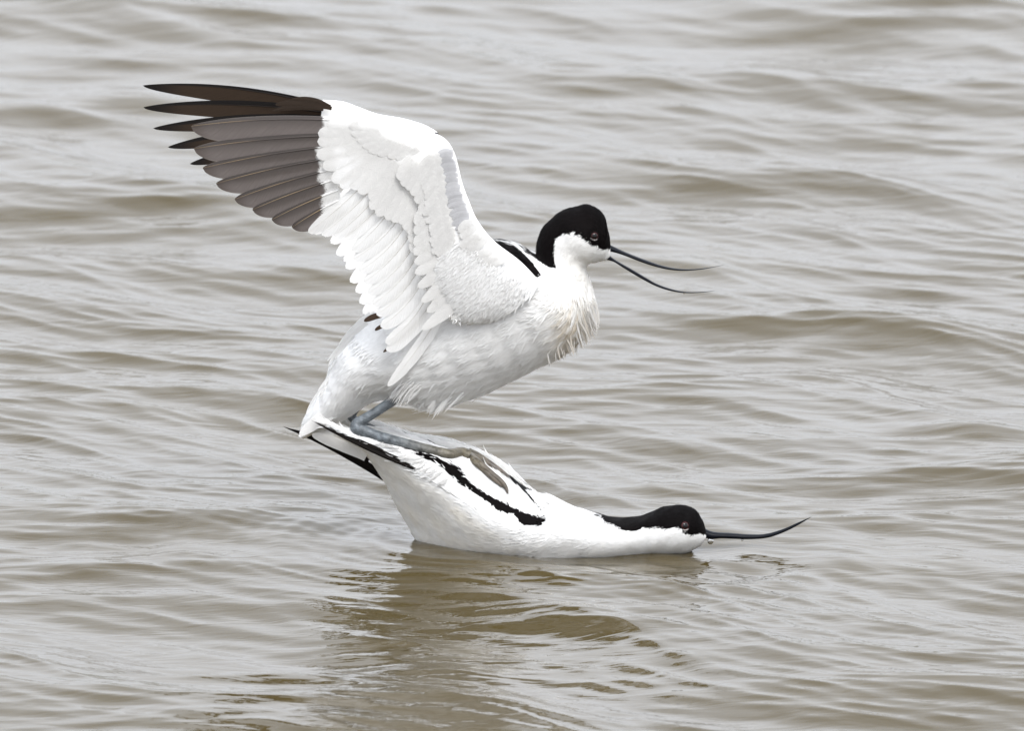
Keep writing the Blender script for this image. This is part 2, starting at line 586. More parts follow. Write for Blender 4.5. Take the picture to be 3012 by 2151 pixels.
BPROF = np.array([0.55, 0.95, 1.0, 0.82, 0.45, 0.06])
def add_blades(mb, pos, nrm, dr, Ln, Wd, lift, col, curl=0.0, matid=0):
    """many small soft contour feathers at once"""
    n = len(pos)
    rows = len(BPROF)
    t = np.linspace(0, 1, rows)
    dr = norm(dr - nrm * (dr * nrm).sum(-1, keepdims=True))
    side = np.cross(nrm, dr)
    Ln, Wd, lift = [np.broadcast_to(np.asarray(z, float), (n,)) for z in (Ln, Wd, lift)]
    curl = np.broadcast_to(np.asarray(curl, float), (n,))
    h = (-0.00004 + lift[:, None] * Ln[:, None] * (t ** 1.2)[None])
    cen = pos[:, None] + dr[:, None] * (Ln[:, None] * t[None])[..., None] + nrm[:, None] * h[..., None] \
        + side[:, None] * (curl[:, None] * Ln[:, None] * (t ** 2)[None])[..., None]
    half = Wd[:, None] * BPROF[None]
    a = cen + side[:, None] * half[..., None] - nrm[:, None] * (half * 0.25)[..., None]
    b = cen - side[:, None] * half[..., None] - nrm[:, None] * (half * 0.25)[..., None]
    v = np.stack([a, cen, b], 2)                          # n, rows, 3, 3
    f = gridq(rows, 3)
    F = (f[None] + (np.arange(n) * rows * 3)[:, None, None]).reshape(-1, 4)
    cc = np.repeat(col[:, None], rows * 3, 1)
    rr = np.random.default_rng(n)
    nb = norm(nrm + side * rr.normal(0, 0.05, n)[:, None] + dr * rr.normal(0.02, 0.05, n)[:, None])
    nb = nb[:, None, None] + side[:, None, None] * (np.array([0.08, 0, -0.08])[None, None, :, None])
    nb = np.broadcast_to(nb, v.shape)
    mb.add(v, F, cc.reshape(-1, 3), mat=matid, nr=norm(nb))

def scatter(g, n, weight=None, seed=0):
    """n random places on a loft grid, by area: position, tangent, normal, (ring fraction, angle fraction)"""
    r = np.random.default_rng(seed)
    tu, nn, area = grid_frame(g)
    wgt = area if weight is None else area * weight
    p = wgt.ravel() / wgt.sum()
    idx = r.choice(p.size, n, p=p)
    R, S = g.shape[:2]
    i, j = idx // S, idx % S
    i = np.clip(i, 0, R - 2)
    fu, fv = r.random(n)[:, None], r.random(n)[:, None]
    j2 = (j + 1) % S
    pos = (g[i, j] * (1 - fu) + g[i + 1, j] * fu) * (1 - fv) + (g[i, j2] * (1 - fu) + g[i + 1, j2] * fu) * fv
    return pos, tu[i, j], nn[i, j], i / (R - 1), j / S

def side_px(p, mirror=True):
    """place of a surface point in the side view, the far flank taken as its mirror image"""
    q = np.array(p, float)
    if mirror:
        q[..., 1] = -np.abs(q[..., 1])
    return PX(q)

def add_feather(mb, root, tip, wl, wt, yf, bow=0.0, off=0.0, n=40, m=9, tc=0.72, pw=2.0, base=0.45, camber=0.0012, tilt=0.0, soft=0.8,
                col=None, colfn=None, rachis=None, rcol=(0.55, 0.45, 0.32), matid=0, rmat=0, offtip=0.0, wav=0.0):
    """one flight feather or covert: shaft curve and two vanes, laid on the curved sheet yf of the wing"""
    root, tip = np.array(root, float), np.array(tip, float)
    t = np.linspace(0, 1, n) ** 0.92
    ax = tip - root
    Ln = np.linalg.norm(ax)
    a = ax / Ln
    pr = np.array([-a[1], a[0]])
    cen = root + ax * t[:, None] + pr * (bow * 4 * t * (1 - t))[:, None]
    tg = norm(np.gradient(cen, axis=0))
    pn = np.stack([-tg[:, 1], tg[:, 0]], -1)
    tf = np.where(t > tc, np.maximum(1 - (np.maximum(t - tc, 0) / (1 - tc)) ** pw, 0) ** (1 / pw), 1.0)
    wf = (base + (1 - base) * smooth(0, 0.4, t)) * tf
    u = np.linspace(-1, 1, m)
    wide = np.where(u[None] > 0, wl, wt) * wf[:, None]
    rr = np.random.default_rng(int(abs(root[0] * 7 + tip[1] * 13)) % 99991)
    ripple = 1 + wav * np.sin(t * rr.uniform(14, 26) + rr.uniform(0, 6))[:, None] * (np.abs(u)[None] > 0.9)
    px = cen[:, None] + pn[:, None] * (u[None] * wide * ripple)[..., None]
    dep = yf(px[..., 0], px[..., 1]) + off + offtip * t[:, None] + camber * (u[None] ** 2) * np.minimum(1, wf[:, None]) + tilt * u[None]
    v = P(px[..., 0], px[..., 1], dep)
    uu, tt = np.broadcast_to(u[None], (n, m)), np.broadcast_to(t[:, None], (n, m))
    cc = np.broadcast_to(np.asarray(col if col is not None else WHITE), (n, m, 3)) if colfn is None else colfn(px, uu, tt)
    gn = np.cross(np.gradient(v, axis=0), np.gradient(v, axis=1))
    sh = P(px[..., 0], px[..., 1], yf(px[..., 0], px[..., 1]))
    sn = np.cross(np.gradient(sh, axis=0), np.gradient(sh, axis=1))
    gn, sn = norm(gn + 1e-15), norm(sn + 1e-15)
    gn[tf < 0.05], sn[tf < 0.05] = gn[n // 2, m // 2], sn[n // 2, m // 2]
    # keep the side the faces already have (first two grid edges of each quad)
    fn = norm(np.cross(v[n // 2, m // 2 + 1] - v[n // 2, m // 2], v[n // 2 + 1, m // 2] - v[n // 2, m // 2]))
    for q_ in (gn, sn):
        q_ *= np.where((q_ * fn).sum(-1, keepdims=True) < 0, -1.0, 1.0)
    mb.add(v, gridq(n, m), cc.reshape(-1, 3), np.stack([uu * 0.5 + 0.5, tt], -1), mat=matid, nr=norm(gn * (1 - soft) + sn * soft))
    if rachis:
        # the shaft, a thin raised rod on both faces
        cp = P(cen[:, 0], cen[:, 1], yf(cen[:, 0], cen[:, 1]) + off + offtip * t)
        rad = rachis * (1 - 0.85 * t)
        tgt = norm(np.gradient(cp, axis=0))
        s1 = norm(np.cross(tgt, [0, 1, 0]))
        s2 = np.cross(tgt, s1)
        an = np.linspace(0, 2 * math.pi, 6, endpoint=False)
        g = cp[:, None] + (s1[:, None] * np.cos(an)[None, :, None] + s2[:, None] * np.sin(an)[None, :, None]) * rad[:, None, None]
        rc = rcol(cen) if callable(rcol) else np.broadcast_to(np.asarray(rcol), (n, 3))
        mb.add(g, gridq(n, 6, True), np.repeat(rc, 6, 0), mat=rmat)

def add_tube(mb, pts, rad, col, seg=16, matid=0, rings=None, flat=1.0):
    a = np.concatenate([np.asarray(pts, float), np.asarray(rad, float)[:, None]], 1)
    a = crom(a, rings or len(pts) * 8)
    p, r = a[:, :3], np.maximum(a[:, 3], 1e-5)
    tg = norm(np.gradient(p, axis=0))
    s1 = norm(np.cross(tg, [0, 1, 0]))
    s2 = np.cross(tg, s1)
    an = np.linspace(0, 2 * math.pi, seg, endpoint=False)
    g = p[:, None] + (s1[:, None] * np.cos(an)[None, :, None] + s2[:, None] * np.sin(an)[None, :, None] * flat) * r[:, None, None]
    cc = col(g) if callable(col) else np.broadcast_to(np.asarray(col), g.shape)
    add_loft(mb, g, np.asarray(cc), matid)
    return g

def add_ball(mb, cen, r, colfn, matid=0, sx=(1, 1, 1), nu=24, nv=32):
    th = np.linspace(0, math.pi, nu)
    ph = np.linspace(0, 2 * math.pi, nv, endpoint=False)
    d = np.stack([np.sin(th)[:, None] * np.cos(ph)[None], np.cos(th)[:, None] * np.ones(nv)[None], np.sin(th)[:, None] * np.sin(ph)[None]], -1)
    v = np.asarray(cen) + d * r * np.asarray(sx)
    mb.add(v, gridq(nu, nv, True), colfn(d).reshape(-1, 3), mat=matid)

def build_eye(parent, bv, px, py, r, iris):
    h = hit([bv], px, py)
    cen = np.array(h[0]) + np.array(h[2]) * (-r * 0.62)
    nrm = np.array(h[2])
    ax = norm(nrm + np.array([0.1, -0.6, 0.0]))
    def colf(d):
        k = d @ ax
        o = np.empty(d.shape)
        o[:] = iris
        o[k > 0.83] = (0.004, 0.003, 0.003)
        o[k < 0.45] = (0.01, 0.006, 0.006)
        return o
    mb = MB()
    add_ball(mb, cen, r, colf, nu=64, nv=64)
    e = mb.build('eye', M_EYE, parent)
    # rim of bare lid, pale on the lower half
    s1 = norm(np.cross(ax, [0, 0, 1]))
    s2 = np.cross(s1, ax)
    an = np.linspace(0, 2 * math.pi, 40)
    pts = cen + ax * r * 0.60 + (s1 * np.cos(an)[:, None] + s2 * np.sin(an)[:, None]) * r * 0.84
    lid = MB()
    def lc(g):
        z = ((g - cen) @ s2 - 0.25 * ((g - cen) @ s1)) / r
        k = smooth(-0.35, -0.75, z)[..., None]
        return BLACK * 1.5 * (1 - k) + np.array((0.34, 0.32, 0.31)) * k
    add_tube(lid, pts, np.full(40, r * 0.15), lc, seg=8, rings=80)
    lid.build('eyelid', M_PLUM, e)
    return e

def resample_edges(up, lo, n):
    """two outlines of a bill as n matching pairs"""
    def rs(p):
        p = np.array(p, float)
        x = np.linspace(p[0, 0], p[-1, 0], n)
        return np.stack([x, np.interp(x, p[:, 0], p[:, 1])], -1)
    return rs(up), rs(lo)

def build_bill(name, parent, up, lo, hw0, y=0.0):
    u, l = resample_edges(up, lo, 14)
    hw = hw0 * (np.linspace(1, 0, 14) ** 0.75) * 0.92 + 0.00025
    hw[-1] = 0.0002
    l[-1] = u[-1] + (0, 0.8)
    mb = MB()
    g = loft(u, l, hw, 90, 20, y, y)
    add_loft(mb, g, np.full(g.shape, 0.01))
    return mb.build(name, M_HORN, parent)

# ------------------------------------------------------------------ the crouching bird
GROUP = 'pair of avocets on the water'
p0 = P(1500, WATERLINE, 0)
low = empty('avocet', (float(p0[0]), 0, 0), 'avocet lying flat in the water, closed upturned bill stretched forward, carrying another bird', 'bird', GROUP)

LS = [  # back point, belly point, half width
    ((985, 1268), (990, 1288), .006), ((1040, 1264), (1045, 1312), .016), ((1095, 1262), (1085, 1352), .025), ((1155, 1272), (1118, 1400), .033),
    ((1225, 1294), (1146, 1450), .040), ((1295, 1322), (1175, 1505), .046), ((1370, 1345), (1208, 1565), .050), ((1440, 1372), (1255, 1640), .053),
    ((1500, 1408), (1330, 1700), .054), ((1545, 1442), (1450, 1722), .052), ((1582, 1460), (1560, 1722), .047), ((1625, 1468), (1640, 1705), .041),
    ((1692, 1497), (1700, 1678), .034), ((1762, 1519), (1765, 1662), .0275), ((1820, 1527), (1825, 1650), .0235), ((1880, 1521), (1880, 1643), .0225),
    ((1920, 1508), (1925, 1640), .0235), ((1957, 1494), (1965, 1637), .0245), ((2000, 1490), (2000, 1631), .0235), ((2030, 1496), (2026, 1623), .0195),
    ((2052, 1511), (2046, 1613), .0145), ((2066, 1534), (2062, 1603), .009), ((2076, 1556), (2076, 1586), .0045)]
CAP_L = c(7, [(455, 300), (455, 322), (470, 352), (520, 378), (570, 392), (620, 430), (680, 437), (750, 430), (780, 405), (840, 410), (900, 400), (960, 422),
              (1030, 408), (1062, 402), (1100, 430), (1140, 462), (1180, 470), (1230, 455), (1275, 470), (1330, 440), (1300, 150), (450, 150)])
def jag(q, p, amp, seed):
    amp = amp * 0.6
    """push pattern lookups about so that plumage borders come out ragged"""
    return q + np.stack([noise3(p, 420, seed, 2), noise3(p, 380, seed + 1, 2)], -1) * amp

STR2 = c(6, [(380, 402), (500, 440), (620, 490), (700, 540), (840, 590), (890, 650), (920, 720), (1000, 790), (1110, 850), (1250, 920), (1400, 995), (1550, 1050),
             (1625, 1085), (1600, 1110), (1500, 1118), (1432, 1120), (1395, 1085), (1330, 1005), (1200, 985), (1100, 905), (1000, 835), (900, 770), (790, 675), (750, 640),
             (690, 570), (600, 512), (420, 432)])
STR3 = c(6, [(960, 430), (1050, 470), (1160, 550), (1300, 650), (1392, 735), (1450, 795), (1540, 910), (1600, 990), (1640, 1062), (1625, 1092), (1605, 1075),
             (1570, 1010), (1500, 905), (1425, 805), (1370, 745), (1250, 640), (1130, 555), (1000, 470)])
def near_poly(q, poly, d):
    return inpoly(q, poly) | inpoly(q + (0, d), poly) | inpoly(q - (0, d), poly)
def low_col(p):
    q = jag(side_px(p), p, 3.0, 1)
    col = np.empty(p.shape)
    col[:] = WHITE
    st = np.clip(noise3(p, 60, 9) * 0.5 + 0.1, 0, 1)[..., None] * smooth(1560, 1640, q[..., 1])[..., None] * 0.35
    st = st + (0.55 + 0.25 * noise3(p, 45, 19, 2))[..., None] * (smooth(1690, 1420, q[..., 0]) * smooth(-10, 40, q[..., 1] - 1330 - 0.75 * (q[..., 0] - 1150)))[..., None]  # cream below the wing: feather tint with the flank's shade put into it
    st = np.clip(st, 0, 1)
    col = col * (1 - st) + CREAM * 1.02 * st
    col[inpoly(q, CAP_L)] = BLACK
    col[near_poly(q, STR3, 3.0)] = BLACK
    col[near_poly(q, STR2, 2.5)] = BLACK
    return col
def wing_col(p):
    q = jag(PX(np.stack([p[..., 0], -np.abs(p[..., 1]), p[..., 2]], -1)), p, 1.5, 5)
    col = np.empty(p.shape)
    col[:] = WHITE * 1.02
    col[near_poly(q, STR2, 2.5)] = BLACK
    return col

def plume(mb, g, colf, n, Lf, Wf, lift, seed, sign=-1, droop=0.25, weight=None, spread=0.25, keep=None):
    pos, tu, nn, s, a = scatter(g, n, weight, seed)
    r = np.random.default_rng(seed + 50)
    q = side_px(pos)
    if keep is not None:
        k = keep(q, s, pos)
        pos, tu, nn, s, q = pos[k], tu[k], nn[k], s[k], q[k]
    m = len(pos)
    d = tu * sign + np.array([0, 0, -droop]) + r.normal(size=(m, 3)) * spread
    Ln = Lf(s, q) * r.uniform(0.7, 1.25, m)
    Wd = Wf(s, q) * r.uniform(0.75, 1.2, m)
    cc = np.minimum(colf(pos), colf(pos + norm(d) * (Ln * 0.45)[:, None]))
    add_blades(mb, pos, nn, d, Ln, Wd, lift(s, q) * r.uniform(0.4, 1.6, m), cc, r.normal(0, 0.12, m))

WS = [(c(5, [(560, 800)])[0], c(5, [(580, 862)])[0], .0020), (c(5, [(760, 860)])[0], c(5, [(800, 985)])[0], .0032), (c(5, [(1000, 910)])[0], c(5, [(1000, 1090)])[0], .0040),
      (c(5, [(1350, 1020)])[0], c(5, [(1300, 1235)])[0], .0048), (c(6, [(520, 400)])[0], c(6, [(440, 665)])[0], .0056), (c(6, [(760, 450)])[0], c(6, [(590, 735)])[0], .0064),
      (c(6, [(1000, 530)])[0], c(6, [(760, 850)])[0], .0060), (c(6, [(1200, 630)])[0], c(6, [(970, 985)])[0], .0052), (c(6, [(1350, 740)])[0], c(6, [(1190, 1090)])[0], .0042),
      (c(6, [(1500, 885)])[0], c(6, [(1410, 1155)])[0], .0034), (c(6, [(1650, 1065)])[0], c(6, [(1625, 1120)])[0], .0016)]
mb = MB()
gL = loft([a[0] for a in LS], [a[1] for a in LS], [a[2] for a in LS], 640, 330, egg=[-0.3, -0.6, -0.6, -0.55, -0.35, -0.15, -0.15, 0])
gL = gL + grid_frame(gL)[1] * (noise3(gL, 26, 3) * 0.0004)[..., None]
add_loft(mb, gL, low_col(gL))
bv_low_body = mb.bvh()
headness = lambda s: smooth(0.56, 0.68, s)
WPOLY = [a[0] for a in WS] + [a[1] for a in WS][::-1]
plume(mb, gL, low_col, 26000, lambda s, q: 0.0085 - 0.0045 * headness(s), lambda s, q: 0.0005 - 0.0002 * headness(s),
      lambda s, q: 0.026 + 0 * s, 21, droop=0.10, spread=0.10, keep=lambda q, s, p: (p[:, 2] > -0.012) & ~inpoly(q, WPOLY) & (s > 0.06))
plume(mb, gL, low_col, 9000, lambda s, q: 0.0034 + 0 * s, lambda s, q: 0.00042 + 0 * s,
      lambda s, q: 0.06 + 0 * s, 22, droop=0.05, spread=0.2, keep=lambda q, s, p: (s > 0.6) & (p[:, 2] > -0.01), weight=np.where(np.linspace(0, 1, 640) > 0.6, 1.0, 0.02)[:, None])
low_body = mb.build('body', M_PLUM, low)
build_eye(low, bv_low_body, *c(7, [(1112, 390)])[0], 0.0040, (0.045, 0.008, 0.007))
build_bill('bill', low, c(7, [(1255, 412), (1300, 432), (1340, 445), (1450, 450), (1600, 462), (1700, 464), (1800, 448), (1900, 413), (2000, 368), (2105, 323)]),
           c(7, [(1260, 490), (1300, 500), (1400, 493), (1500, 497), (1600, 501), (1700, 498), (1800, 481), (1900, 441), (2000, 391), (2105, 325)]), 0.0042)

# folded wings lying along the back
def surf_y(px, py, fallback, pull=0.0):
    h = hit([bv_low_body], px, py)
    return (h[0][1] - pull) if h else fallback
wyD = [-.020, -.022, -.022] + [min(-.022, float(surf_y(a[0][0], a[0][1], -.022, -0.001))) for a in WS[3:]]
wyV = [-.024, -.028, -.032] + [surf_y(a[1][0], a[1][1], -.03, 0.0005 - 0.0007 * max(0, k - 2)) for k, a in enumerate(WS[3:])]
wyV = [float(v) for v in wyV]
def low_wing(sgn):
    mbw = MB()
    g = loft([a[0] for a in WS], [a[1] for a in WS], [a[2] for a in WS], 420, 170, wyD, wyV)
    add_loft(mbw, g, wing_col(g))
    plume(mbw, g, wing_col, 7000, lambda s, q: 0.0085 + 0.004 * (1 - s), lambda s, q: 0.0007 + 0 * s, lambda s, q: 0.03 + 0 * s, 31, droop=-0.03, spread=0.06)
    if sgn < 0:
        b = mbw.bvh()
    else:
        for v, nr in zip(mbw.v, mbw.r):
            v[:, 1] *= -1
            nr[:, 1] *= -1
        mbw.f = [f[:, ::-1] for f in mbw.f]
        b = mbw.bvh()
    part = mbw.build('wing', M_PLUM, low)
    return part, b
wing_near, bv_wing = low_wing(-1)
wing_far, bv_wing_far = low_wing(1)

def surf_y2(px, py, fb):
    h = hit([bv_wing, bv_low_body], px, py)
    return float(h[0][1]) if h else fb
def yconst(v):
    return lambda px, py: np.full(np.shape(px), v)
BLK = np.array((0.006, 0.0045, 0.004))
BRN = np.array((0.035, 0.024, 0.017))
def tip_primary(parent, root, tip, wl, wt, y0, y1, bow, col):
    mbf = MB()
    rx, tx = root[0], tip[0]
    yf = lambda px, py: y0 + (y1 - y0) * np.clip((px - rx) / (tx - rx), 0, 1)
    add_feather(mbf, root, tip, wl, wt, yf, bow=bow, tc=0.25, pw=1.35, base=0.9, camber=0.0008, col=col, rachis=0.00035, rcol=(0.02, 0.015, 0.012), n=50)
    mbf.build('primary_feather', M_FEATH, parent)
pr = c(5, [(1370, 1235), (1330, 1205), (1200, 1130), (1060, 1060)])
pt = c(5, [(370, 765), (400, 775), (470, 800), (560, 842)])
for i in range(4):
    tip_primary(wing_near, pr[i], pt[i], 4.5, 6 - i, -.0445 + .0025 * i, -.024 + .0008 * i, -6 + 2 * i, BLK)
pr = c(5, [(1075, 1325), (1040, 1290), (930, 1150), (860, 1090)])
pt = c(5, [(105, 830), (180, 850), (330, 905), (420, 900)])
for i in range(4):
    tip_primary(wing_far, pr[i], pt[i], (12, 13, 14, 14)[i], 10, .030 - .001 * i, .020 - .001 * i, 10, BLK if i < 3 else BRN)

mbf = MB()
for (a, b, ww) in [((1080, 985), (900, 930), 26), ((1150, 1020), (960, 990), 26), ((1200, 1050), (1040, 1035), 26), ((1260, 1075), (1100, 1075), 26), ((1310, 1090), (1160, 1110), 26),
                   ((1370, 1110), (1210, 1150), 26), ((1420, 1130), (1260, 1178), 30), ((1450, 1160), (1300, 1215), 30), ((1480, 1190), (1330, 1250), 30), ((1520, 1220), (1370, 1290), 30),
                   ((1560, 1255), (1420, 1325), 30), ((1610, 1280), (1470, 1350), 30), ((1690, 1320), (1545, 1375), 30)]:
    ra, rb = c(5, [a])[0], c(5, [b])[0]
    for k in range(3):
        r_ = np.random.default_rng(int(a[0] + k * 37))
        j1, j2 = r_.normal(0, 5, 2), r_.normal(0, 8, 2)
        ya = surf_y2(*(np.array(ra) + j1), -.045) - .0012
        add_feather(mbf, np.array(ra) + j1, np.array(rb) + j2, ww * .3079 * .22, ww * .3079 * .22, yconst(ya), off=-.0008 - .0006 * k, offtip=-.002 + .003 * (a[0] < 1300), bow=r_.normal(-3, 2), tc=0.3, pw=1.5, n=14, m=5, soft=0.95, col=WHITE, base=0.7)
mbf.build('wing_coverts', M_FEATH, wing_near)

# short tail fan between the wing tips
tl = c(5, [(380, 905), (400, 890), (430, 868), (470, 850), (520, 838)])
tr_ = c(5, [(900, 1120), (905, 1080), (900, 1030), (895, 980), (890, 940)])
for i in range(5):
    mbf = MB()
    add_feather(mbf, tr_[i], tl[i], 17, 17, yconst(-.010 + .006 * i), bow=4, tc=0.55, col=WHITE * 0.97, camber=0.001, base=0.8)
    mbf.build('tail_feather', M_FEATH, low)

# ------------------------------------------------------------------ the standing bird
q0 = P(1300, 1330, 0)
top = empty('avocet', (float(q0[0]), 0, float(q0[2])), 'avocet with raised dark tipped wings and gaping bill standing on the back of another avocet', 'bird', GROUP)

US = [((879, 1283), (893, 1290), .003), ((896, 1232), (945, 1268), .010), ((929, 1180), (1000, 1242), .017), ((958, 1120), (1050, 1212), .023),
      ((986, 1050), (1105, 1180), .030), ((1045, 975), (1180, 1178), .037), ((1140, 895), (1275, 1205), .043), ((1260, 815), (1385, 1172), .047),
      ((1370, 752), (1490, 1128), .049), ((1460, 712), (1590, 1078), .049), ((1520, 722), (1672, 1034), .046), ((1556, 742), (1728, 975), .040),
      ((1574, 752), (1750, 905), .033), ((1578, 738), (1743, 845), .027), ((1580, 714), (1727, 795), .0235), ((1590, 683), (1731, 778), .0225),
      ((1611, 654), (1740, 771), .023), ((1642, 628), (1749, 769), .0238), ((1684, 610), (1758, 768), .0236), ((1729, 604), (1767, 766), .0218),
      ((1762, 619), (1775, 765), .018), ((1780, 645), (1783, 764), .013), ((1788, 688), (1789, 762), .008), ((1795, 722), (1794, 758), .0042)]
CAP_U = c(4, [(420, 450), (500, 515), (560, 560), (625, 595), (668, 590), (652, 520), (655, 440), (665, 380), (682, 330), (740, 300), (830, 285), (880, 300), (920, 340),
              (962, 378), (1010, 410), (1060, 432), (1110, 440), (1160, 380), (1200, 0), (420, 0)])
STRU = c(4, [(135, 370), (210, 372), (330, 410), (400, 475), (470, 545), (520, 615), (548, 655), (505, 675), (465, 672), (435, 625), (390, 570), (300, 490), (215, 425)])
def up_col(p):
    q = jag(side_px(p), p, 3.2, 11)
    col = np.empty(p.shape)
    col[:] = WHITE
    # breast feathers stained warm by mud
    d = ((q[..., 0] - 1682) / 48) ** 2 + ((q[..., 1] - 985) / 80) ** 2
    st = (np.exp(-d * 0.9) * np.clip(0.30 + 0.7 * noise3(p * np.array([1, 1, 0.35]), 170, 14, 2), 0, 1))[..., None]
    col = col * (1 - st) + TAN * 0.95 * st
    d2 = ((q[..., 0] - 1690) / 80) ** 2 + ((q[..., 1] - 830) / 120) ** 2
    k = (np.exp(-d2) * 0.5)[..., None]
    col = col * (1 - k) + CREAM * k
    col[inpoly(q, CAP_U)] = BLACK * 1.3
    return col
def up_col2(p):
    col = up_col(p)
    q = jag(side_px(p), p, 2.0, 15)
    col[inpoly(q, STRU)] = BLACK * 1.5
    return col

mb = MB()
gU = loft([a[0] for a in US], [a[1] for a in US], [a[2] for a in US], 640, 330, egg=[-0.1, -0.25, -0.15, -0.1, -0.05, 0, 0, 0])
gU = gU + grid_frame(gU)[1] * (noise3(gU, 26, 4) * 0.0004)[..., None]
add_loft(mb, gU, up_col2(gU))
bv_up = mb.bvh()
neck = lambda s: smooth(0.52, 0.66, s)
plume(mb, gU, up_col2, 30000, lambda s, q: 0.0095 - 0.005 * neck(s), lambda s, q: 0.0005 - 0.0002 * neck(s),
      lambda s, q: 0.026 + 0.01 * neck(s), 41, droop=0.10, spread=0.10, keep=lambda q, s, p: s > 0.05)
plume(mb, gU, up_col2, 9000, lambda s, q: 0.0036 + 0 * s, lambda s, q: 0.00045 + 0 * s, lambda s, q: 0.10 + 0 * s, 42, droop=0.1, spread=0.25,
      weight=np.where(np.linspace(0, 1, 640) > 0.58, 1.0, 0.0)[:, None])
# long loose breast and belly plumes
plume(mb, gU, up_col, 900, lambda s, q: 0.015 + 0 * s, lambda s, q: 0.0005 + 0 * s, lambda s, q: 0.06 + 0 * s, 43, droop=0.9, spread=0.15,
      keep=lambda q, s, p: (s > 0.38) & (s < 0.56) & (q[:, 1] > 900))
plume(mb, gU, up_col, 1600, lambda s, q: 0.013 + 0 * s, lambda s, q: 0.0005 + 0 * s, lambda s, q: 0.11 + 0 * s, 44, droop=0.7, spread=0.18,
      keep=lambda q, s, p: (s > 0.18) & (s < 0.36) & (q[:, 1] > 1110))
# legs: bent at the ankle, shanks lying along the other bird's back
def leg_col(g):
    q = PX(g)
    k = smooth(1120, 1370, q[..., 0])[..., None]
    kk = smooth(1380, 1450, q[..., 0])[..., None]
    b = np.array((0.098, 0.112, 0.124)) * (1 - k) + np.array((0.098, 0.084, 0.056)) * k
    return b * (1 - kk) + np.array((0.080, 0.064, 0.048)) * kk
bvs = [bv_low_body, bv_wing, bv_wing_far]
def on_back(px, py, r, lo, hi, fb):
    h = hit(bvs, px, py)
    y = h[0][1] - r * 0.75 if h else fb
    return min(max(y, lo), hi)
def leg(pts, rads, ys, toes):
    p3 = [P(a[0], a[1], y) for a, y in zip(pts, ys)]
    add_tube(mb, p3, rads, leg_col, seg=20, matid=1, rings=120)
    tg = []
    for tp, trd, ty in toes:
        q3 = [P(a[0], a[1], y) for a, y in zip(tp, ty)]
        add_tube(mb, q3, trd, leg_col, seg=14, matid=1, rings=60)
        tg.append(np.array(q3))
    return tg
def web(a, b):
    n, m = 14, 7
    A, B = crom(a, n), crom(b, n)
    t = np.linspace(0, 1, m)
    k = np.linspace(0, 1, n)
    A2 = A[(k * (n - 1) * 0.75).astype(int)]
    B2 = B[(k * (n - 1) * 0.75).astype(int)]
    g = A2[:, None] * (1 - t)[None, :, None] + B2[:, None] * t[None, :, None]
    for dz in (0.0, 0.0006):
        gg = g.copy()
        gg[..., 2] -= dz
        mb.add(gg, gridq(n, m), leg_col(gg).reshape(-1, 3) * 0.8, mat=1)

np_ = c(5, [(1360, 440), (1195, 555), (1000, 685), (870, 765), (822, 802), (815, 838), (860, 868), (960, 905), (1100, 945), (1250, 985), (1400, 1025), (1560, 1065), (1700, 1095)]) + \
    c(6, [(830, 432), (910, 462)])
nr = [.0050, .0040, .0036, .0039, .0046, .0052, .0049, .0041, .0038, .0037, .0037, .0036, .0036, .0039, .0044]
nyy = []
for i, a in enumerate(np_):
    if i < 4:
        nyy.append((-.010, -.020, -.024, -.0245)[i])
    elif i < 8:
        nyy.append(-.0245 - .0005 * (i - 4))
    else:
        nyy.append(on_back(a[0], a[1], nr[i], -.034, -.022, -.026))
mt = c(6, [(905, 462), (1000, 530), (1110, 625), (1200, 695), (1255, 755), (1283, 822)])
it = c(6, [(905, 455), (1010, 495), (1110, 555), (1200, 612), (1262, 655), (1300, 700)])
ot = c(6, [(900, 470), (960, 520), (1050, 598), (1130, 672), (1190, 722), (1225, 755)])
def toe_y(pts, r, fb):
    return [on_back(a[0], a[1], r, -.045, -.010, fb) for a in pts]
toes = leg(np_, nr, nyy, [(mt, [.0036, .0029, .0026, .0023, .0016, .0004], toe_y(mt, .003, -.03)),
                         (it, [.0030, .0023, .0020, .0018, .0013, .0004], [y + .004 for y in toe_y(it, .0025, -.02)]),
                         (ot, [.0028, .0021, .0018, .0016, .0012, .0005], toe_y(ot, .0025, -.034))])
web(toes[0], toes[1])
web(toes[0], toes[2])
# the far leg: its ankle shows below the tail, its foot over the ridge of the back
fp = c(5, [(1100, 380), (1000, 470), (900, 560), (800, 660), (762, 722), (772, 752), (830, 790), (960, 850), (1100, 915), (1350, 1005), (1560, 1050), (1700, 1080)]) + c(6, [(830, 415), (900, 440)])
fr_ = [.004, .0032, .003, .0030, .0032, .0032, .003, .0026, .0026, .0026, .0026, .003, .003, .0034]
fy = [.022, .022, .022, .022, .022, .022, .022, .020, .016, .012, .010, .008, .008, .008]
ft = c(6, [(900, 425), (1000, 470), (1090, 530), (1180, 590), (1250, 640), (1330, 690)])
leg(fp, fr_, fy, [(ft, [.0034, .003, .0028, .0024, .0018, .0005], [.008, .008, .007, .006, .005, .004])])
up_body = mb.build('body', [M_PLUM, M_LEG], top)
build_eye(top, bv_up, *c(4, [(993, 322)])[0], 0.0036, (0.040, 0.010, 0.009))
build_bill('upper_bill', top, c(4, [(1095, 385), (1115, 392), (1200, 438), (1320, 488), (1440, 534), (1560, 574), (1660, 596), (1760, 602), (1860, 599), (1960, 587), (2065, 567)]),
           c(4, [(1095, 448), (1110, 452), (1200, 471), (1300, 511), (1400, 549), (1500, 582), (1600, 605), (1700, 615), (1800, 614), (1900, 603), (2065, 570)]), 0.0038)
